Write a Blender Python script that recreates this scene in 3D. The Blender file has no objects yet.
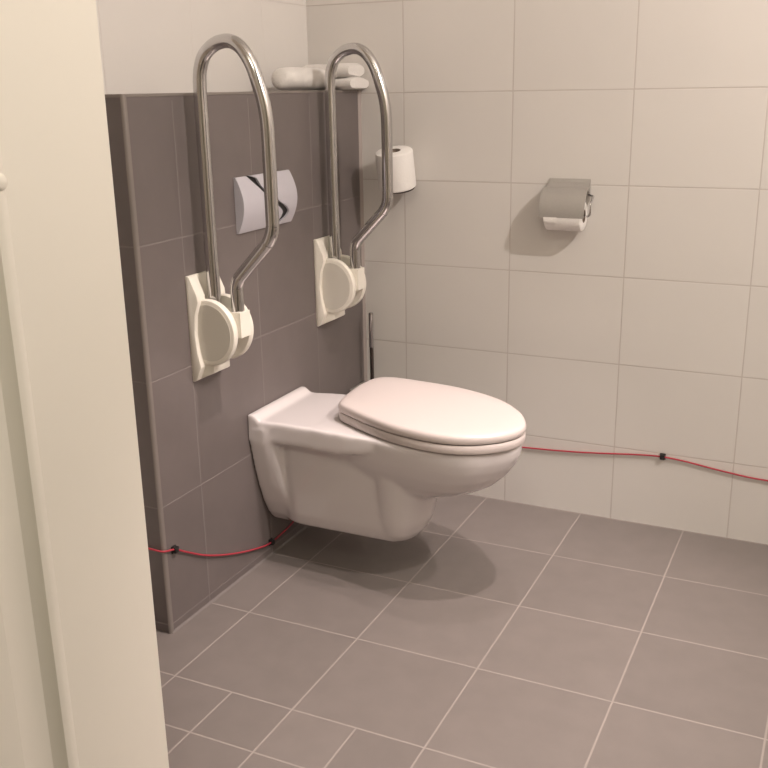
import bpy, bmesh, math, random
from mathutils import Vector, Matrix
PI = math.pi
scene = bpy.context.scene
COL = scene.collection
random.seed(4)

# ------------------------------------------------------------------ materials
def new_mat(name):
    m = bpy.data.materials.new(name); m.use_nodes = True
    nt = m.node_tree; nt.nodes.clear()
    out = nt.nodes.new('ShaderNodeOutputMaterial')
    b = nt.nodes.new('ShaderNodeBsdfPrincipled')
    nt.links.new(b.outputs[0], out.inputs[0])
    return m, nt, b

def mnode(nt, op, a, b=None, c=None):
    n = nt.nodes.new('ShaderNodeMath'); n.operation = op
    for i, v in enumerate((a, b, c)):
        if v is None: continue
        if isinstance(v, (int, float)): n.inputs[i].default_value = v
        else: nt.links.new(v, n.inputs[i])
    return n.outputs[0]

def mixc(nt, f, a, b):
    n = nt.nodes.new('ShaderNodeMix'); n.data_type = 'RGBA'
    for k, v in ((0, f), (6, a), (7, b)):
        if isinstance(v, tuple): n.inputs[k].default_value = v + (1,)
        elif isinstance(v, (int, float)): n.inputs[k].default_value = v
        else: nt.links.new(v, n.inputs[k])
    return n.outputs[2]

def plain(name, col, rough=.5, metal=0., bump=0., bscale=60., var=0., coat=0., spec=.5, sheen=0., aniso=None):
    m, nt, b = new_mat(name)
    b.inputs['Roughness'].default_value = rough
    b.inputs['Metallic'].default_value = metal
    b.inputs['Coat Weight'].default_value = coat
    b.inputs['Coat Roughness'].default_value = .05
    b.inputs['Specular IOR Level'].default_value = spec
    b.inputs['Sheen Weight'].default_value = sheen
    tc = nt.nodes.new('ShaderNodeTexCoord')
    nz = nt.nodes.new('ShaderNodeTexNoise'); nz.inputs['Scale'].default_value = bscale
    nz.inputs['Detail'].default_value = 4
    nt.links.new(tc.outputs['Object'], nz.inputs['Vector'])
    v = mnode(nt, 'MULTIPLY_ADD', nz.outputs['Fac'], 2*var, 1-var)
    rgb = nt.nodes.new('ShaderNodeVectorMath'); rgb.operation = 'SCALE'
    rgb.inputs[0].default_value = col
    nt.links.new(v, rgb.inputs['Scale'])
    nt.links.new(rgb.outputs[0], b.inputs['Base Color'])
    if bump:
        bp = nt.nodes.new('ShaderNodeBump'); bp.inputs['Strength'].default_value = bump
        bp.inputs['Distance'].default_value = .002
        nt.links.new(nz.outputs['Fac'], bp.inputs['Height'])
        nt.links.new(bp.outputs[0], b.inputs['Normal'])
    return m

AX = {'X': 0, 'Y': 1, 'Z': 2}
def tile_mat(name, col, grout, u, v, gw, rough, var=.04, noise=.03, nscale=9., wave=.0, zgate=None, half=None, spec=.5, grough=.7):
    """u, v = (axis, offset, pitch); half = (axis value below which the pitch halves)"""
    m, nt, b = new_mat(name)
    geo = nt.nodes.new('ShaderNodeNewGeometry')
    sp = nt.nodes.new('ShaderNodeSeparateXYZ'); nt.links.new(geo.outputs['Position'], sp.inputs[0])
    def line(s, pitch=None):
        ax, off, p = s; p = pitch or p
        d = mnode(nt, 'PINGPONG', mnode(nt, 'SUBTRACT', sp.outputs[AX[ax]], off), p/2)
        mr = nt.nodes.new('ShaderNodeMapRange'); mr.interpolation_type = 'SMOOTHSTEP'
        mr.inputs['From Min'].default_value = gw/2*.7; mr.inputs['From Max'].default_value = gw/2*1.5
        mr.inputs['To Min'].default_value = 1; mr.inputs['To Max'].default_value = 0
        nt.links.new(d, mr.inputs['Value'])
        return mr.outputs[0]
    def cell(s, pitch=None):
        ax, off, p = s; p = pitch or p
        return mnode(nt, 'FLOOR', mnode(nt, 'DIVIDE', mnode(nt, 'SUBTRACT', sp.outputs[AX[ax]], off), p))
    lu, lv, cu, cv = line(u), line(v), cell(u), cell(v)
    mask = mnode(nt, 'MAXIMUM', lu, lv)
    if half is not None:
        near = mnode(nt, 'LESS_THAN', sp.outputs[1], half)
        lu2, lv2 = line(u, u[2]/2), line(v, v[2]/2)
        m2 = mnode(nt, 'MULTIPLY', mnode(nt, 'MAXIMUM', lu2, lv2), near)
        mask = mnode(nt, 'MAXIMUM', mask, m2)
        k = nt.nodes.new('ShaderNodeMix'); nt.links.new(near, k.inputs[0]); nt.links.new(cu, k.inputs[2]); nt.links.new(cell(u, u[2]/2), k.inputs[3]); cu = k.outputs[0]
        k = nt.nodes.new('ShaderNodeMix'); nt.links.new(near, k.inputs[0]); nt.links.new(cv, k.inputs[2]); nt.links.new(cell(v, v[2]/2), k.inputs[3]); cv = k.outputs[0]
    if zgate is not None:
        mask = mnode(nt, 'MULTIPLY', mask, mnode(nt, 'LESS_THAN', sp.outputs[2], zgate))
    cb = nt.nodes.new('ShaderNodeCombineXYZ'); nt.links.new(cu, cb.inputs[0]); nt.links.new(cv, cb.inputs[1])
    wn = nt.nodes.new('ShaderNodeTexWhiteNoise'); wn.noise_dimensions = '3D'; nt.links.new(cb.outputs[0], wn.inputs['Vector'])
    nz = nt.nodes.new('ShaderNodeTexNoise'); nz.inputs['Scale'].default_value = nscale; nz.inputs['Detail'].default_value = 6
    nt.links.new(geo.outputs['Position'], nz.inputs['Vector'])
    f = mnode(nt, 'MULTIPLY_ADD', wn.outputs['Value'], 2*var, 1-var)
    f = mnode(nt, 'MULTIPLY', f, mnode(nt, 'MULTIPLY_ADD', nz.outputs['Fac'], 2*noise, 1-noise))
    sc = nt.nodes.new('ShaderNodeVectorMath'); sc.operation = 'SCALE'; sc.inputs[0].default_value = col
    nt.links.new(f, sc.inputs['Scale'])
    nt.links.new(mixc(nt, mask, sc.outputs[0], grout), b.inputs['Base Color'])
    nt.links.new(mnode(nt, 'MULTIPLY_ADD', mask, grough-rough, rough), b.inputs['Roughness'])
    b.inputs['Specular IOR Level'].default_value = spec
    h = mnode(nt, 'MULTIPLY', mask, -1.)
    bp = nt.nodes.new('ShaderNodeBump'); bp.inputs['Strength'].default_value = .5; bp.inputs['Distance'].default_value = .001
    nt.links.new(h, bp.inputs['Height'])
    if wave:
        n2 = nt.nodes.new('ShaderNodeTexNoise'); n2.inputs['Scale'].default_value = 7; n2.inputs['Detail'].default_value = 1
        nt.links.new(geo.outputs['Position'], n2.inputs['Vector'])
        b2 = nt.nodes.new('ShaderNodeBump'); b2.inputs['Strength'].default_value = wave; b2.inputs['Distance'].default_value = .004
        nt.links.new(n2.outputs['Fac'], b2.inputs['Height']); nt.links.new(bp.outputs[0], b2.inputs['Normal'])
        nt.links.new(b2.outputs[0], b.inputs['Normal'])
    else:
        nt.links.new(bp.outputs[0], b.inputs['Normal'])
    return m

WHITE = (.68, .655, .63)
GROUT = (.54, .50, .475)
ZROW = ('Z', .2264, .25)
M = {}
M['tile_back'] = tile_mat('white wall tile', WHITE, GROUT, ('X', .0483, .3316), ZROW, .0032, .22, var=.012, noise=.015, wave=.35)
M['tile_side'] = tile_mat('white side wall tile', WHITE, (.61, .58, .555), ('Y', -.246, .3316), ZROW, .003, .22, var=.012, noise=.015, wave=.35)
M['tile_floor'] = tile_mat('grey floor tile', (.190, .166, .156), (.30, .265, .245), ('X', .0213, .3007), ('Y', -.3028, .2991), 0.0038, .42, var=.05, noise=.10, nscale=14, half=-1.2001)
M['tile_dark'] = tile_mat('dark grey wall tile', (.152, .129, .125), (.21, .184, .178), ('Y', 0., .3), ('Z', .0225, .3012), .0032, .38, var=.05, noise=.10, nscale=14, zgate=1.222)
M['plaster'] = plain('white plaster', (.80, .78, .75), .8, bump=.1, bscale=90)
M['hall_paint'] = plain('cream hall paint', (.55, .50, .42), .7, bump=.1, bscale=120)
M['cream_lacquer'] = plain('cream lacquer', (.70, .665, .595), .38, var=.01, bscale=20)
M['ceramic'] = plain('white ceramic', (.68, .64, .645), .10, coat=.6)
M['seat'] = plain('white seat plastic', (.61, .545, .53), .30)
M['steel'] = plain('polished stainless steel', (.58, .57, .57), .14, metal=1., var=.02, bscale=5)
M['brushed'] = plain('brushed steel', (.44, .42, .40), .48, metal=.6, var=.05, bscale=200)
M['alu'] = plain('aluminium edging', (.25, .222, .205), .42, metal=.3)
M['darkmetal'] = plain('dark chrome', (.16, .14, .135), .22, metal=1.)
M['cream_plastic'] = plain('cream plastic', (.80, .765, .69), .36)
M['cream_panel'] = plain('matte cream plastic', (.64, .61, .55), .55)
M['lilac'] = plain('pale grey plastic', (.50, .485, .535), .30)
M['black'] = plain('black plastic', (.015, .014, .014), .4)
M['towel'] = plain('white terry cloth', (.74, .715, .69), .95, bump=1., bscale=260, var=.06, sheen=.3)
M['paper'] = plain('white tissue paper', (.84, .82, .80), .95, bump=.35, bscale=160, var=.02)
M['card'] = plain('grey cardboard core', (.25, .20, .165), .9)
M['red'] = plain('red cord', (.40, .035, .055), .5, var=.08, bscale=300)
M['sealant'] = plain('grey sealant', (.17, .15, .143), .5)
M['sealant_pale'] = plain('pale grey sealant', (.36, .315, .295), .5)

# ------------------------------------------------------------------ mesh helpers
def finish(bm, name, mat, parent=None, smooth=True, angle=40, origin=None, bevel=0., seg=2):
    bmesh.ops.remove_doubles(bm, verts=bm.verts[:], dist=1e-6)
    bmesh.ops.recalc_face_normals(bm, faces=bm.faces[:])
    if bevel:
        es = [e for e in bm.edges if len(e.link_faces) == 2 and e.calc_face_angle() > math.radians(35)]
        bmesh.ops.bevel(bm, geom=es, offset=bevel, segments=seg, profile=.5, affect='EDGES', clamp_overlap=True)
        bmesh.ops.recalc_face_normals(bm, faces=bm.faces[:])
    base = parent
    loc = Vector(origin) if origin else Vector((0, 0, 0))
    while base is not None:
        loc = loc - base.location if origin else loc + base.location
        base = base.parent
    if parent is None:
        shift = loc
    else:                      # mesh was built in world space; move it into the parent's space
        shift = Vector((0, 0, 0)); b2 = parent
        while b2 is not None: shift += b2.location; b2 = b2.parent
    bmesh.ops.translate(bm, verts=bm.verts[:], vec=-shift)
    me = bpy.data.meshes.new(name); bm.to_mesh(me); bm.free()
    me.materials.append(mat)
    o = bpy.data.objects.new(name, me); COL.objects.link(o)
    if parent is None: o.location = shift
    else: o.parent = parent
    if smooth:
        me.shade_smooth()
        for e in me.edges: pass
        me.set_sharp_from_angle(angle=math.radians(angle))
    return o

def tag(o, label, cat, group=None, kind=None):
    o['label'] = label; o['category'] = cat
    if group: o['group'] = group
    if kind: o['kind'] = kind
    return o

def thing(name, loc, label, cat, group=None):
    o = bpy.data.objects.new(name, None); COL.objects.link(o)
    o.location = loc; o.empty_display_size = .05
    return tag(o, label, cat, group)

def box(bm, x0, x1, y0, y1, z0, z1):
    vs = [bm.verts.new((x, y, z)) for z in (z0, z1) for y in (y0, y1) for x in (x0, x1)]
    for f in ((0, 2, 3, 1), (4, 5, 7, 6), (0, 1, 5, 4), (2, 6, 7, 3), (0, 4, 6, 2), (1, 3, 7, 5)):
        bm.faces.new([vs[i] for i in f])
    return vs

def boxes(*bs):
    bm = bmesh.new()
    for b in bs: box(bm, *b)
    return bm

def loft(bm, rings, cap0=True, cap1=True, closed=True):
    R = [[bm.verts.new(p) for p in r] for r in rings]
    n = len(R[0])
    for a, b in zip(R, R[1:]):
        for i in range(n if closed else n-1):
            j = (i+1) % n
            bm.faces.new((a[i], a[j], b[j], b[i]))
    if cap0: bm.faces.new(R[0][::-1])
    if cap1: bm.faces.new(R[-1])
    return R

def extrude(bm, poly, axis, a, b):
    """poly in the two other axes (in order), extruded along axis from a to b"""
    def p(q, t):
        if axis == 'X': return (t, q[0], q[1])
        if axis == 'Y': return (q[0], t, q[1])
        return (q[0], q[1], t)
    loft(bm, [[p(q, a) for q in poly], [p(q, b) for q in poly]])

def catmull(pts, n=8, closed=False):
    P = [Vector(p) for p in pts]; out = []
    m = len(P)
    for i in range(m if closed else m-1):
        if closed: a, b, c, d = P[i-1], P[i], P[(i+1) % m], P[(i+2) % m]
        else: a, b, c, d = P[max(i-1, 0)], P[i], P[i+1], P[min(i+2, m-1)]
        for k in range(n):
            t = k/n
            out.append(.5*((2*b)+(c-a)*t+(2*a-5*b+4*c-d)*t*t+(3*b-a-3*c+d)*t**3))
    if not closed: out.append(P[-1])
    return out

def tube(bm, pts, r, seg=16, caps=True):
    P = [Vector(p) for p in pts]; rings = []
    T = [(P[min(i+1, len(P)-1)]-P[max(i-1, 0)]).normalized() for i in range(len(P))]
    up = Vector((0, 0, 1)) if abs(T[0].z) < .9 else Vector((0, 1, 0))
    N = (up - T[0]*up.dot(T[0])).normalized()
    for i, p in enumerate(P):
        N = (N - T[i]*N.dot(T[i])).normalized(); B = T[i].cross(N)
        rr = r[i] if isinstance(r, (list, tuple)) else r
        rings.append([p + rr*(math.cos(2*PI*k/seg)*N + math.sin(2*PI*k/seg)*B) for k in range(seg)])
    loft(bm, rings, caps, caps)

def lathe(bm, prof, c, axis='Z', seg=40, cap=True):
    """prof: (radius, height along axis)"""
    rings = []
    for r, h in prof:
        ring = []
        for k in range(seg):
            a = 2*PI*k/seg; u, v = r*math.cos(a), r*math.sin(a)
            ring.append({'Z': (c[0]+u, c[1]+v, c[2]+h), 'X': (c[0]+h, c[1]+u, c[2]+v), 'Y': (c[0]+u, c[1]+h, c[2]+v)}[axis])
        rings.append(ring)
    loft(bm, rings, cap, cap)

def annulus(bm, prof, c, axis='Z', seg=40):
    """closed ring of revolution; prof is a closed loop of (radius, height)"""
    rings = []
    for k in range(seg):
        a = 2*PI*k/seg; ring = []
        for r, h in prof:
            u, v = r*math.cos(a), r*math.sin(a)
            ring.append({'Z': (c[0]+u, c[1]+v, c[2]+h), 'X': (c[0]+h, c[1]+u, c[2]+v), 'Y': (c[0]+u, c[1]+h, c[2]+v)}[axis])
        rings.append(ring)
    loft(bm, rings+[rings[0]], False, False)

def fillet_path(pts, rads, n=8):
    """polyline with rounded corners"""
    P = [Vector(p) for p in pts]; out = [P[0]]
    for i in range(1, len(P)-1):
        a, b, c = P[i-1], P[i], P[i+1]; r = rads[i-1]
        u, v = (a-b).normalized(), (c-b).normalized()
        ang = u.angle(v); d = r/math.tan(ang/2)
        s, e = b+u*d, b+v*d
        ctr = b + (u+v).normalized()*(r/math.sin(ang/2))
        v0, v1 = s-ctr, e-ctr; tot = v0.angle(v1); ax = v0.cross(v1).normalized()
        for k in range(n+1): out.append(ctr + Matrix.Rotation(tot*k/n, 3, ax) @ v0)
    out.append(P[-1]); return out

# ------------------------------------------------------------------ the setting
XP, YE, ZL = -.096, -1.062, 1.235        # face, free end and top of the dark half wall
XB = -.266                              # white wall above the ledge
XR, YF, ZC = 2.35, -1.62, 2.62
def struct(name, bm, mat, label, cat, **k):
    o = finish(bm, name, mat, smooth=False, **k)
    return tag(o, label, cat, kind='structure')

struct('floor', boxes((-.9, 2.9, -3.9, .1, -.1, 0)), M['tile_floor'], 'grey square floor tiles with pale grout lines', 'floor')
struct('ceiling', boxes((-.9, 2.9, -3.9, .1, ZC, ZC+.1)), M['plaster'], 'plain white ceiling above the toilet room', 'ceiling')
struct('wall_back', boxes((XB-.1, XR+.1, 0, .1, 0, ZC)), M['tile_back'], 'white glossy tiled wall behind the paper holder', 'wall')
struct('wall_left', boxes((XB-.1, XB, -1.72, 0, 0, ZC)), M['tile_side'], 'white tiled wall above the dark ledge', 'wall')
struct('wall_right', boxes((XR, XR+.1, -1.72, 0, 0, ZC)), M['tile_side'], 'white tiled wall on the right side of the room', 'wall')
struct('wall_ledge', boxes((XB, XP, YE, 0, 0, ZL)), M['tile_dark'], 'dark grey tiled half wall carrying the toilet', 'wall', bevel=.0015, seg=1)
struct('wall_front', boxes((XB-.1, .2, -1.92, YF, 0, ZC), (1.45, XR+.1, -1.92, YF, 0, ZC), (.2, 1.45, -1.92, YF, 2.2, ZC)), M['hall_paint'], 'painted wall holding the doorway', 'wall')
struct('wall_hall', boxes((-.8, 2.8, -3.8, -3.7, 0, ZC), (-.8, -.7, -3.7, -1.92, 0, ZC), (2.7, 2.8, -3.7, -1.92, 0, ZC)), M['hall_paint'], 'cream painted hallway walls behind the viewer', 'wall')

# cream door frame: both jambs and the head share one stepped profile
def jamb_profile(x, s):
    q = [(-.13, -1.598), (-.004, -1.598), (0, -1.602), (0, -1.797), (.002, -1.801), (.0035, -1.806), (.0035, -1.812), (.001, -1.818),
         (-.008, -1.823), (-.016, -1.830), (-.020, -1.841), (-.0215, -1.855), (-.0205, -1.872), (-.017, -1.880), (-.012, -1.883), (-.012, -2.0), (-.13, -2.0)]
    return [(x+s*a, b) for a, b in q]
bm = bmesh.new()
extrude(bm, jamb_profile(.3265, 1), 'Z', 0, 2.2)
extrude(bm, jamb_profile(1.32, -1), 'Z', 0, 2.2)
box(bm, .2, 1.45, -2.0, -1.598, 2.12, 2.26)
door = tag(finish(bm, 'door_1', M['cream_lacquer'], angle=25), 'cream painted door frame with a rounded stop at the left edge', 'door frame', kind='structure')
bm = bmesh.new()
lathe(bm, [(.011, 0), (.011, .003), (.0095, .0055), (.006, .007), (.001, .0075)], (.3265, -1.8075, 1.139), 'X', 24)
finish(bm, 'door_bumper', M['cream_lacquer'], door)

# metal edging of the half wall and sealant joints
bm = bmesh.new()
prof = [(XP-.003, YE-.0015)] + [(XP-.004+.0065*math.sin(a), YE+.004-.0065*math.cos(a)) for a in [PI/2*k/6 for k in range(7)]] + [(XP+.0025, YE+.0095), (XP-.003, YE+.0095)]
extrude(bm, prof, 'Z', 0, ZL+.002)
tag(finish(bm, 'trim_1', M['alu'], angle=30), 'metal edge strip down the free end of the dark half wall', 'edge trim', kind='structure')
bm = boxes((XP-.008, XP+.0015, YE+.0095, 0, ZL-.004, ZL+.0025), (XB+.001, XP-.0005, YE-.0015, YE+.006, ZL-.004, ZL+.0025))
tag(finish(bm, 'trim_2', M['alu'], smooth=False, bevel=.0008, seg=1), 'thin metal strip along the top edge of the dark half wall', 'edge trim', kind='structure')
bm = bmesh.new()
extrude(bm, [(XP, 0), (XP+.006, 0), (XP+.002, .002), (XP, .004)], 'Y', YE+.002, -.001)
tag(finish(bm, 'trim_3', M['sealant'], smooth=False), 'grey sealant joint between the dark half wall and floor', 'sealant joint', kind='structure')
bm = bmesh.new()
extrude(bm, [(XP, -.011), (XP+.003, -.005), (XP+.006, 0), (XP, 0)], 'Z', .001, ZL)
tag(finish(bm, 'trim_4', M['sealant_pale'], smooth=False), 'pale sealant joint where the dark half wall meets white tiles', 'sealant joint', kind='structure')

# ------------------------------------------------------------------ toilet
YC = -.545
# seat outline in plan, back to tip and round again; the seat sits slightly askew on the bowl
LID = [(.128, -.600), (.112, -.545), (.104, -.483), (.102, -.42), (.113, -.359), (.148, -.334), (.229, -.335), (.368, -.355), (.492, -.407), (.573, -.480), (.613, -.554),
       (.617, -.606), (.594, -.655), (.548, -.697), (.492, -.720), (.425, -.724), (.336, -.707), (.25, -.672), (.175, -.632)]
CXY = (.36, -.535)
def oval(prof, n=6, k=1.):
    return catmull([(CXY[0]+(x-CXY[0])*k, CXY[1]+(y-CXY[1])*k, 0) for x, y in prof], n, closed=True)
toilet = thing('toilet', (XP, YC, .1), 'white wall-hung toilet with closed lid on the dark half wall', 'toilet')

bm = bmesh.new()
# deck slab, thinning out where it runs into the basin
deck = [(XP, -.688, -.408, .362), (-.06, -.684, -.402, .362), (.0, -.681, -.387, .362), (.08, -.683, -.376, .362), (.16, -.688, -.372, .363), (.20, -.691, -.372, .367), (.24, -.693, -.378, .376), (.27, -.694, -.390, .387), (.30, -.694, -.41, .399), (.33, -.690, -.43, .411)]
loft(bm, [[(x, a, z), (x, a, .420), (x, b, .420), (x, b, z)] for x, a, b, z in deck])
# ridge against the wall
extrude(bm, [(XP, .41), (XP, .437), (-.080, .437), (-.068, .430), (-.062, .418), (-.062, .41)], 'Y', -.688, -.408)
# basin
RIM = [(.09, -.60), (.10, -.655), (.18, -.672), (.25, -.690), (.33, -.706), (.42, -.718), (.49, -.713), (.540, -.692), (.583, -.648), (.608, -.603), (.606, -.554), (.566, -.484), (.483, -.413), (.365, -.362),
       (.25, -.346), (.15, -.348), (.09, -.39), (.075, -.48)]
rings = []
ub = .14
for z, xf, ws in [(.421, .602, 1.), (.405, .601, 1.), (.390, .599, .99), (.366, .588, .965), (.335, .567, .90), (.303, .535, .80), (.278, .493, .69), (.258, .447, .56), (.240, .39, .42), (.225, .34, .2)]:
    q = (xf-ub)/(.602-ub); ring = []
    for p in oval(RIM, 4):
        ax = -.535-.17*(p.x-.357)
        x = ub+(p.x-ub)*(q if p.x > ub else q*.6+.4)
        ring.append((x, -.535-.17*(x-.357)+(p.y-ax)*ws, z))
    rings.append(ring)
loft(bm, rings)
# trap column
rings = []
for z, cx, rx, ry in [(.36, .300, .095, .125), (.30, .300, .088, .127), (.25, .297, .080, .122), (.21, .294, .074, .115), (.17, .291, .069, .106), (.14, .287, .061, .094), (.118, .281, .050, .074), (.106, .275, .032, .05)]:
    rings.append([(cx+rx*math.cos(2*PI*k/32), YC+ry*math.sin(2*PI*k/32), z) for k in range(32)])
loft(bm, rings)
# pipe casing between wall and trap
def section(pts): return [(YC-w, z) for w, z in pts] + [(YC+w, z) for w, z in pts[::-1]]
sec = section([(.03, .105), (.062, .109), (.084, .122), (.096, .155), (.104, .22), (.109, .30), (.110, .37)])
loft(bm, [[(x, YC+(q[0]-YC)*k, q[1]) for q in sec] for x, k in ((-.040, .74), (-.015, .92), (.01, 1.), (.285, 1.))])
# wall flange
def flange(k): return [(.028, .096+.004*k), (.046, .106+.004*k), (.070, .134), (.092, .178), (.111-.005*k, .230), (.129-.014*k, .300), (.1410-.021*k, .36), (.143-.021*k, .40)]
loft(bm, [[(x, q[0], q[1]) for q in section(flange(k))] for x, k in ((XP, 0), (-.048, 0), (-.030, .35), (-.016, 1.))])
bmesh.ops.recalc_face_normals(bm, faces=bm.faces[:])
bmesh.ops.translate(bm, verts=bm.verts[:], vec=-Vector(toilet.location))
me0 = bpy.data.meshes.new('toilet_raw'); bm.to_mesh(me0); bm.free()
tmp = bpy.data.objects.new('toilet_raw', me0); COL.objects.link(tmp)
rm = tmp.modifiers.new('r', 'REMESH'); rm.mode = 'VOXEL'; rm.voxel_size = .0042
sm = tmp.modifiers.new('s', 'SMOOTH'); sm.factor = .5; sm.iterations = 20
dg = bpy.context.evaluated_depsgraph_get()
me = bpy.data.meshes.new_from_object(tmp.evaluated_get(dg)); me.name = 'bowl'
bpy.data.objects.remove(tmp); bpy.data.meshes.remove(me0)
for v in me.vertices:                                   # keep the back flat on the wall
    if v.co.x < .0012: v.co.x = .0012
me.materials.clear(); me.materials.append(M['ceramic']); me.shade_smooth()
bowl = bpy.data.objects.new('bowl', me); COL.objects.link(bowl); bowl.parent = toilet

def shell(levels, prof, cx, hole=None):
    bm = bmesh.new(); rings = []
    for k, z in levels:
        rings.append([(p.x, p.y, z+.001) for p in oval(prof, 6, k)])
    if hole:
        for zz in (levels[-1][1], levels[0][1]): rings.append([(p.x, p.y, zz+.001) for p in oval(prof, 6, hole)])
        loft(bm, rings+[rings[0]], False, False)
    else:
        loft(bm, rings)
    return bm
finish(shell([(.975, .4235), (.990, .4240), (.996, .428), (.998, .434), (.996, .441), (.986, .4445)], LID, .35, .60), 'seat', M['seat'], toilet, angle=50)
finish(shell([(.982, .4475), (.994, .4482), (1., .452), (1.002, .457), (.999, .462), (.990, .466), (.972, .4690), (.94, .4708), (.85, .4725), (.6, .4745), (.25, .4755), (.05, .4757)], LID, .35), 'lid', M['seat'], toilet, angle=50)
for s in (-1, 1):
    bm = bmesh.new()
    lathe(bm, [(.017, 0), (.018, .004), (.018, .018), (.015, .0225), (.004, .0235)], (.128, -.496+s*.055, .4205), 'Z', 24)
    finish(bm, 'hinge', M['darkmetal'], toilet)

# ------------------------------------------------------------------ flush plate
fp = thing('flush_plate', (XP, -.5375, .969), 'pale grey curved flush plate with an S-shaped gap on the dark half wall', 'flush plate')
Y0, Y1, Z0, Z1 = -.685, -.430, .903, 1.0385
def px_x(t): return XP + .006 + .021*math.sin(PI*min(max(t, 0), 1))**.9
def lerp(tab, t):
    for (a, x), (b, y) in zip(tab, tab[1:]):
        if a <= t <= b: return x + (y-x)*(t-a)/(b-a)
    return tab[-1][1]
def smooth_tab(tab):
    c = catmull([(a, x, 0) for a, x in tab], 10); return [(p.x, p.y) for p in c]
SL = smooth_tab([(0, .63), (.10, .70), (.2, .735), (.28, .72), (.42, .60), (.57, .455), (.78, .32), (.9, .245), (1., .19)])
SR = smooth_tab([(0, .64), (.05, .72), (.14, .83), (.24, .86), (.34, .80), (.45, .675), (.57, .545), (.70, .43), (.80, .375), (.88, .355), (.95, .34), (1., .24)])
def button(lo, hi, dx=0., nt=40, ns=14, back=.001):
    bm = bmesh.new(); top = []; bot = []
    for i in range(nt+1):
        t = i/nt; a, b = lo(t), hi(t); row = []; rb = []
        for k in range(ns+1):
            s = a+(b-a)*k/ns
            y, z = Y0+(Y1-Y0)*s, Z0+(Z1-Z0)*t
            row.append(bm.verts.new((px_x(t)+dx, y, z))); rb.append(bm.verts.new((XP+back, y, z)))
        top.append(row); bot.append(rb)
    for i in range(nt):
        for k in range(ns):
            bm.faces.new((top[i][k], top[i][k+1], top[i+1][k+1], top[i+1][k]))
            bm.faces.new((bot[i][k], bot[i+1][k], bot[i+1][k+1], bot[i][k+1]))
        for k in (0, ns):
            bm.faces.new((top[i][k], top[i+1][k], bot[i+1][k], bot[i][k]))
    for k in range(ns):
        for i in (0, nt):
            bm.faces.new((top[i][k], top[i][k+1], bot[i][k+1], bot[i][k]))
    return bm
finish(button(lambda t: .012, lambda t: .975, dx=-.006, back=-.0005), 'backing_plate', M['black'], fp, angle=30)
o = finish(button(lambda t: 0., lambda t: lerp(SL, t)), 'flush_button', M['lilac'], fp, angle=30)
o = finish(button(lambda t: lerp(SR, t), lambda t: 1.-.012*(abs(2*t-1)**2)), 'flush_button', M['lilac'], fp, angle=30)

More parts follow.
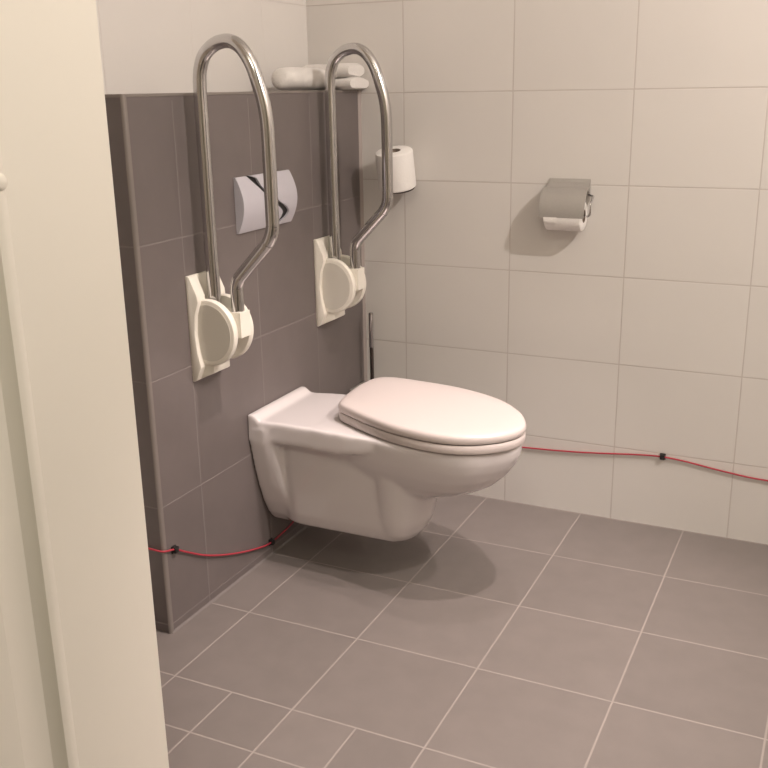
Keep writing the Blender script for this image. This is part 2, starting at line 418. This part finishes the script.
# ------------------------------------------------------------------ folding grab rails
YN, YFAR = -.850, -.2545
def make_rail(y):
    t = thing('grab_rail', (XP, y, .70), 'folding steel grab rail raised upright, nearer the cream door frame', 'grab rail', 'folding grab rails beside the toilet')
    # wall plate with sloped flanks
    bm = bmesh.new()
    def rect(x, hy, z0, z1): return [(x, y-hy, z0), (x, y+hy, z0), (x, y+hy, z1), (x, y-hy, z1)]
    box(bm, XP, XP+.007, y-.053, y+.060, .585, .836)
    wedge = [(XP+.001, .586), (XP+.012, .588), (XP+.028, .622), (XP+.020, .655), (XP+.0155, .70), (XP+.020, .745), (XP+.031, .776), (XP+.029, .792), (XP+.010, .835), (XP+.001, .835)]
    for a, b in ((y-.053, y-.021), (y+.021, y+.060)): extrude(bm, wedge, 'Y', a, b)
    box(bm, XP+.001, XP+.02, y-.03, y+.03, .60, .72)
    finish(bm, 'wall_plate', M['cream_plastic'], t, bevel=.002, seg=2, angle=35)
    # spine blocks above and below the pivot
    bm = bmesh.new()
    loft(bm, [rect(XP+.010, .037, .588, .655), rect(XP+.050, .033, .606, .655)])
    finish(bm, 'lower_stop', M['cream_plastic'], t, bevel=.003)
    # cheeks
    def cheek(y0, y1):
        pts = []
        cx, cz, r = -.052, .7035, .0785
        for k in range(37):
            a = PI/2 - PI*k/36
            pts.append((cx+r*.93*math.cos(a), cz+r*math.sin(a)))
        pts += [(XP+.018, cz-r+.002), (XP+.012, cz-.04), (XP+.010, cz), (XP+.012, cz+.04), (XP+.018, cz+r-.002)]
        bm = bmesh.new()
        def sc(k, yy): return [((p[0]-(-.06))*k-.06, yy, (p[1]-cz)*k+cz) for p in pts]
        rings = [sc(.93, y0), sc(.975, y0+.001), sc(1., y0+.005), sc(1., y1-.004), sc(.97, y1)]
        loft(bm, rings)
        return bm
    near_cheek = finish(cheek(y-.040, y-.021), 'cheek', M['cream_plastic'], t, angle=35)
    bm = cheek(y-.040, y-.021)
    for v in bm.verts: v.co.y = 2*y - v.co.y + .005
    finish(bm, 'cheek', M['cream_plastic'], t, angle=35)
    # matte inset face on the side towards the doorway
    bm = bmesh.new(); pts = []
    cx, cz, r = -.052, .7035, .067
    for k in range(37):
        a = PI/2 - PI*k/36
        pts.append((cx+r*.93*math.cos(a), cz+r*math.sin(a)))
    pts += [(XP+.026, cz-r+.003), (XP+.018, cz-.035), (XP+.0165, cz), (XP+.018, cz+.035), (XP+.026, cz+r-.003)]
    extrude(bm, pts, 'Y', y-.0408, y-.039)
    finish(bm, 'cheek_cover', M['cream_panel'], near_cheek, angle=30)
    # pivot block between the cheeks
    bm = bmesh.new()
    lathe(bm, [(.040, -.0165), (.042, -.015), (.042, .015), (.040, .0165)], (-.058, y, .700), 'Y', 36)
    box(bm, -.058, .0265, y-.0200, y+.0200, .694, .753)
    finish(bm, 'pivot', M['cream_plastic'], t, angle=35)
    # bent tube
    top = [(-.055, .74), (-.056, .90), (-.0565, 1.08), (-.0565, 1.20), (-.0555, 1.262), (-.050, 1.292), (-.037, 1.317), (-.010, 1.336), (.022, 1.342), (.047, 1.334), (.067, 1.314),
           (.083, 1.286), (.097, 1.246), (.1055, 1.216), (.1105, 1.185), (.1125, 1.15), (.113, 1.08)]
    low = fillet_path([(.113, y, 1.02), (.113, y, .930), (.008, y, .822), (.008, y, .715)], (.075, .05), 8)
    P = [Vector((a, y, b)) for a, b in top] + low
    bm = bmesh.new(); tube(bm, catmull(P, 4), .0149, 20)
    finish(bm, 'rail_tube', M['steel'], t, angle=60)
    return t
rail = make_rail(YN)
def copy_tree(o, parent=None):
    c = o.copy(); COL.objects.link(c)
    if parent is not None: c.parent = parent
    for ch in list(o.children): copy_tree(ch, c)
    return c
rail2 = copy_tree(rail)
rail2.location.y = YFAR
rail2['label'] = 'folding steel grab rail raised upright, nearer the white tiled corner'

# ------------------------------------------------------------------ towels on the ledge
def towel_roll(x, y0, y1, z, r, name, label):
    t = bmesh.new(); rings = []
    n = 26
    for i in range(n+1):
        f = i/n; yy = y0+(y1-y0)*f
        e = min(f, 1-f)*(y1-y0)
        q = min(e/.030, 1.); k = .25+.75*math.sqrt(max(0., 1-(1-q)**2))
        ring = []
        for a in range(40):
            th = 2*PI*a/40
            w = 1 + .03*math.sin(3*th+9*f)+.02*math.sin(17*f+2*th)
            ring.append((x+r*1.12*k*w*math.cos(th), yy, z-r*.5*(1-k)+r*.95*(1 if math.sin(th) > -.8 else .98)*k*w*math.sin(th)))
        rings.append(ring)
    loft(t, rings)
    o = finish(t, name, M['towel'], angle=60, origin=(x, (y0+y1)/2, ZL+.003))
    return tag(o, label, 'towel', 'towels on the ledge')
towel_roll(-.150, -.366, -.118, ZL+.0335, .031, 'rolled_towel', 'rolled white towel lying along the dark ledge, left of the folded one')

def folded(x0, x1, y0, y1, z, h, lay, phase):
    """two rounded layers, one U-shaped fold"""
    bm = bmesh.new()
    n = 14; rings = []
    for i in range(n+1):
        f = i/n; x = x0+(x1-x0)*f
        e = min(f, 1-f)*abs(x1-x0); k = min(1., .72+.28*math.sqrt(min(e/.012, 1)))
        ring = []
        for a in range(36):
            th = 2*PI*a/36
            c, s = math.cos(th), math.sin(th)
            sx = math.copysign(abs(c)**.55, c); sz = math.copysign(abs(s)**.75, s)
            yy = (y0+y1)/2 + (y1-y0)/2*sx
            zz = z + h/2 + h/2*sz*k*(1+.08*math.sin(5*th+phase)+.06*math.sin(8*f+phase))
            ring.append((x, yy, max(zz, ZL+.0028)))
        rings.append(ring)
    loft(bm, rings); return bm
ft = thing('folded_towel', (-.165, -.06, ZL+.003), 'folded white towel on the ledge end beside the white tiled corner', 'towel', 'towels on the ledge')
finish(folded(-.235, -.062, -.122, -.003, ZL+.002, .034, 0, .4), 'towel_layer', M['towel'], ft, angle=60)
finish(folded(-.225, -.070, -.118, -.014, ZL+.035, .040, 1, 1.9), 'towel_layer', M['towel'], ft, angle=60)

# ------------------------------------------------------------------ paper roll in the corner and its shelf
RX, RY, RZ, TILT = .054, -.060, .961, .23
sh = thing('spare_roll_holder', (RX, RY, RZ), 'small dark metal holder carrying the upright paper roll in the corner', 'roll holder')
sh.rotation_euler.x = TILT
bm = bmesh.new(); lathe(bm, [(.042, -.005), (.044, -.004), (.044, -.0015), (.042, -.0005)], (RX+.006, RY, RZ), 'Z', 32)
finish(bm, 'stop_disc', M['darkmetal'], sh, angle=30)
bm = bmesh.new(); tube(bm, [(RX, RY, RZ-.001), (RX, RY, RZ+.10)], .006, 14)
finish(bm, 'peg', M['steel'], sh)
bm = bmesh.new()
ct, st = math.cos(TILT), math.sin(TILT)
def untilt(y, z):       # world offset from the pivot to the holder's own axes
    return (RX, RY + y*ct + z*st, RZ - y*st + z*ct)
tube(bm, [untilt(.0615, -.012), untilt(.03, -.012), untilt(0, -.004)], .005, 12)
finish(bm, 'wall_arm', M['darkmetal'], sh)
def paper_roll(name, c, r, ri, L, axis, label):
    t = thing(name, c, label, 'toilet paper')
    b = .003
    bm = bmesh.new()
    annulus(bm, [(ri, 0), (ri, L), (r-b*1.5, L), (r-.0006, L-b), (r, L-2*b), (r, 2*b), (r-.0006, b), (r-b*1.5, 0)], c, axis, 48)
    finish(bm, 'paper', M['paper'], t, angle=40)
    bm = bmesh.new()
    annulus(bm, [(ri-.0015, .0005), (ri-.0015, L-.0005), (ri+.0003, L-.0005), (ri+.0003, .0005)], c, axis, 40)
    finish(bm, 'cardboard_core', M['card'], t, angle=40)
    return t
cornerroll = paper_roll('toilet_paper_roll', (RX, RY, RZ), .0545, .020, .110, 'Z', 'white toilet paper roll standing upright in the tiled corner')

cornerroll.rotation_euler.x = TILT
# ------------------------------------------------------------------ covered paper holder on the white wall
HX0, HX1 = .489, .612
hd = thing('paper_holder', ((HX0+HX1)/2, 0, .94), 'brushed steel paper holder with curved cover on the white tiled wall', 'paper holder')
bm = bmesh.new()
prof = [(-.001, .955), (-.001, .991), (-.0035, .993), (-.006, .990), (-.008, .984), (-.026, .9705), (-.028, .967), (-.010, .955)]
extrude(bm, prof, 'X', HX0+.004, HX1-.004)
finish(bm, 'wall_flange', M['brushed'], hd, angle=25)
bm = bmesh.new()
mid = [(-.012, .9715), (-.030, .9725), (-.050, .9705), (-.068, .9625), (-.081, .948), (-.0905, .928), (-.0950, .910), (-.0965, .896)]
outer = catmull([(a*.88, b, 0) for a, b in mid], 4)
prof = [(p.x, p.y) for p in outer] + [(p.x+.0018, p.y-.0012) for p in outer[::-1]]
extrude(bm, prof, 'X', HX0-.001, HX1+.001)
finish(bm, 'cover', M['brushed'], hd, angle=30)
bm = bmesh.new()
wire = fillet_path([(HX1-.006, -.006, .958), (HX1+.007, -.018, .950), (HX1+.007, -.050, .925), (HX1+.007, -.050, .8985), (HX0+.006, -.050, .8985)], (.006, .02, .008, .012), 8) if False else \
    fillet_path([(HX1-.008, -.004, .950), (HX1+.008, -.012, .948), (HX1+.008, -.0425, .930), (HX1+.008, -.0425, .8965), (HX0+.004, -.0425, .8965)], (.005, .015, .008), 8)
tube(bm, wire, .003, 10)
finish(bm, 'wire_arm', M['steel'], hd, angle=60)
c = (HX0+.012, -.0425, .8965)
rl = paper_roll('toilet_paper_roll', c, .0410, .018, .103, 'X', 'part-used white paper roll hanging under the steel cover')
bm = bmesh.new()   # loose end of the sheet hanging a little in front of the roll
pts = [(-.0425-.0414*math.cos(a), .8965+.0414*math.sin(a)) for a in [.35-.08*k for k in range(0, 10)]]
prof = pts + [(p[0]-.0008, p[1]) for p in pts[::-1]]
extrude(bm, prof, 'X', HX0+.013, HX0+.05)
finish(bm, 'loose_sheet', M['paper'], rl, angle=50)

# ------------------------------------------------------------------ toilet brush
BX, BY = -.043, -.060
bh = thing('toilet_brush_holder', (XP, BY, .33), 'dark metal brush holder fixed low on the half wall behind the toilet', 'brush holder')
bm = bmesh.new(); box(bm, XP+.0005, XP+.008, -.116, -.018, .328, .341)
finish(bm, 'wall_bracket', M['brushed'], bh, bevel=.002)
bm = bmesh.new()
annulus(bm, [(.036, .02), (.0385, .02), (.0385, .315), (.036, .315)], (BX, BY, 0), 'Z', 32)
lathe(bm, [(.0385, .018), (.0385, .0215)], (BX, BY, 0), 'Z', 32)
finish(bm, 'cup', M['brushed'], bh, angle=40)
tb = thing('toilet_brush', (BX, BY, .03), 'steel toilet brush handle standing up behind the toilet lid', 'toilet brush')
bm = bmesh.new()
lathe(bm, [(.002, .5795), (.0068, .578), (.0073, .574), (.0073, .47), (.0066, .468)], (BX, BY, 0), 'Z', 20)
finish(bm, 'grip', M['steel'], tb, angle=40)
bm = bmesh.new(); tube(bm, [(BX, BY, .10), (BX, BY, .3), (BX, BY, .469)], .0062, 16)
finish(bm, 'handle', M['darkmetal'], tb, angle=40)
bm = bmesh.new()
lathe(bm, [(.008, .03), (.028, .04), (.032, .07), (.028, .10), (.008, .112)], (BX, BY, 0), 'Z', 24)
finish(bm, 'bristle_head', plain('white bristle', (.7, .68, .64), .9, bump=1, bscale=300), tb)

# ------------------------------------------------------------------ red alarm cord and its clips
cr = .0025
path = [(XB+.005, YE-.006, .226), (-.16, YE-.006, .221), (XP-.006, YE-.0065, .219), (XP+.0065, YE+.004, .217), (XP+.0065, -1.027, .207),
        (XP+.006, -.98, .178), (XP+.006, -.915, .140), (XP+.006, -.84, .106), (XP+.006, -.75, .073), (XP+.006, -.66, .047), (XP+.006, -.612, .040), (XP+.006, -.56, .042),
        (XP+.006, -.50, .050), (XP+.006, -.40, .075), (XP+.006, -.28, .105), (XP+.006, -.13, .130), (XP+.009, -.03, .142), (XP+.03, -.007, .146), (.05, -.006, .152),
        (.20, -.006, .167), (.35, -.006, .181), (.436, -.006, .187), (.55, -.006, .193), (.65, -.006, .201), (.78, -.006, .215), (.851, -.006, .219), (.92, -.006, .214), (1.02, -.006, .201),
        (1.136, -.006, .192), (1.35, -.006, .196), (1.6, -.006, .205), (1.9, -.006, .205), (2.34, -.006, .20)]
bm = bmesh.new(); tube(bm, catmull(path, 5), cr, 8)
tag(finish(bm, 'alarm_cord', M['red'], angle=60, origin=(XP, -.6, .04)), 'thin red alarm cord running low along both walls', 'cord')
def clip(name, loc, along, label):
    t = bmesh.new()
    x, y, z = loc
    h = .008
    if along == 'Y':
        box(t, XP+.0005, XP+.004, y-h, y+h, z-.009, z+.009); box(t, XP+.004, XP+.013, y-h*.8, y+h*.8, z-.007, z+.007)
    else:
        box(t, x-h, x+h, -.004, -.0005, z-.009, z+.009); box(t, x-h*.8, x+h*.8, -.013, -.004, z-.007, z+.007)
    o = finish(t, name, M['black'], bevel=.001, origin=loc)
    return tag(o, label, 'cable clip', 'black clips holding the red cord')
clip('cable_clip', (XP, -1.027, .207), 'Y', 'small black clip holding the red cord near the free end of the dark half wall')
clip('cable_clip', (XP, -.612, .040), 'Y', 'small black clip holding the red cord on the dark half wall beneath the toilet')
clip('cable_clip', (.851, 0, .219), 'X', 'small black clip holding the red cord on the white tiled wall')

# ------------------------------------------------------------------ light
def lamp(name, loc, energy, r=.03, col=(1., .86, .815), cone=150, target=None, blend=.4):
    d = bpy.data.lights.new(name, 'SPOT'); d.energy = energy; d.shadow_soft_size = r; d.color = col
    d.spot_size = math.radians(cone); d.spot_blend = blend
    o = bpy.data.objects.new(name, d); COL.objects.link(o); o.location = loc
    if target:
        o.rotation_euler = (Vector(target)-Vector(loc)).to_track_quat('-Z', 'Y').to_euler()
    return o
PINK = (1., .85, .80)
lamp('ceiling_spot', (.66, -.50, 2.55), 38, cone=37, r=.025, col=PINK, target=(.58, -.66, 0), blend=.4)
lamp('ceiling_spot', (1.08, -.92, 2.55), 116, cone=46, r=.025, col=PINK, target=(.32, -.82, 0), blend=.7)
lamp('ceiling_spot', (1.97, -.85, 2.55), 98, cone=50, r=.025, col=PINK, target=(.70, -.95, 0), blend=.7)
lamp('ceiling_spot', (2.16, -1.22, 2.38), 122, cone=170, r=.03, col=(1., .90, .825), target=(.3, -.3, .8))
a = bpy.data.lights.new('hall_lamp', 'AREA'); a.energy = 17; a.size = .5; a.color = (1., .95, .78)
ao = bpy.data.objects.new('hall_lamp', a); COL.objects.link(ao); ao.location = (1.2, -2.9, 2.58)
w = bpy.data.worlds.new('world'); scene.world = w; w.use_nodes = True
w.node_tree.nodes['Background'].inputs[0].default_value = (.9, .8, .72, 1)
w.node_tree.nodes['Background'].inputs[1].default_value = .03

# ------------------------------------------------------------------ camera
yaw, pitch, roll = .449678, -.294945, -.017373
cd = bpy.data.cameras.new('camera'); cam = bpy.data.objects.new('camera', cd); COL.objects.link(cam)
f = Vector((-math.sin(yaw)*math.cos(pitch), math.cos(yaw)*math.cos(pitch), math.sin(pitch)))
r = Vector((math.cos(yaw), math.sin(yaw), 0)); u = r.cross(f)
c_, s_ = math.cos(roll), math.sin(roll)
rr = c_*r + s_*u; uu = -s_*r + c_*u
mt = Matrix((rr, uu, -f)).transposed().to_4x4(); mt.translation = (1.266739, -2.689131, 1.240034)
cam.matrix_world = mt
cd.sensor_width = 36; cd.sensor_fit = 'HORIZONTAL'; cd.lens = 36*973.7467/768
cd.clip_start = .02
scene.camera = cam
scene.view_settings.view_transform = 'Standard'; scene.view_settings.look = 'None'
scene.view_settings.gamma = 1; scene.view_settings.exposure = 0.; scene.view_settings.use_curve_mapping = False
scene.cycles.max_bounces = 10; scene.cycles.diffuse_bounces = 6
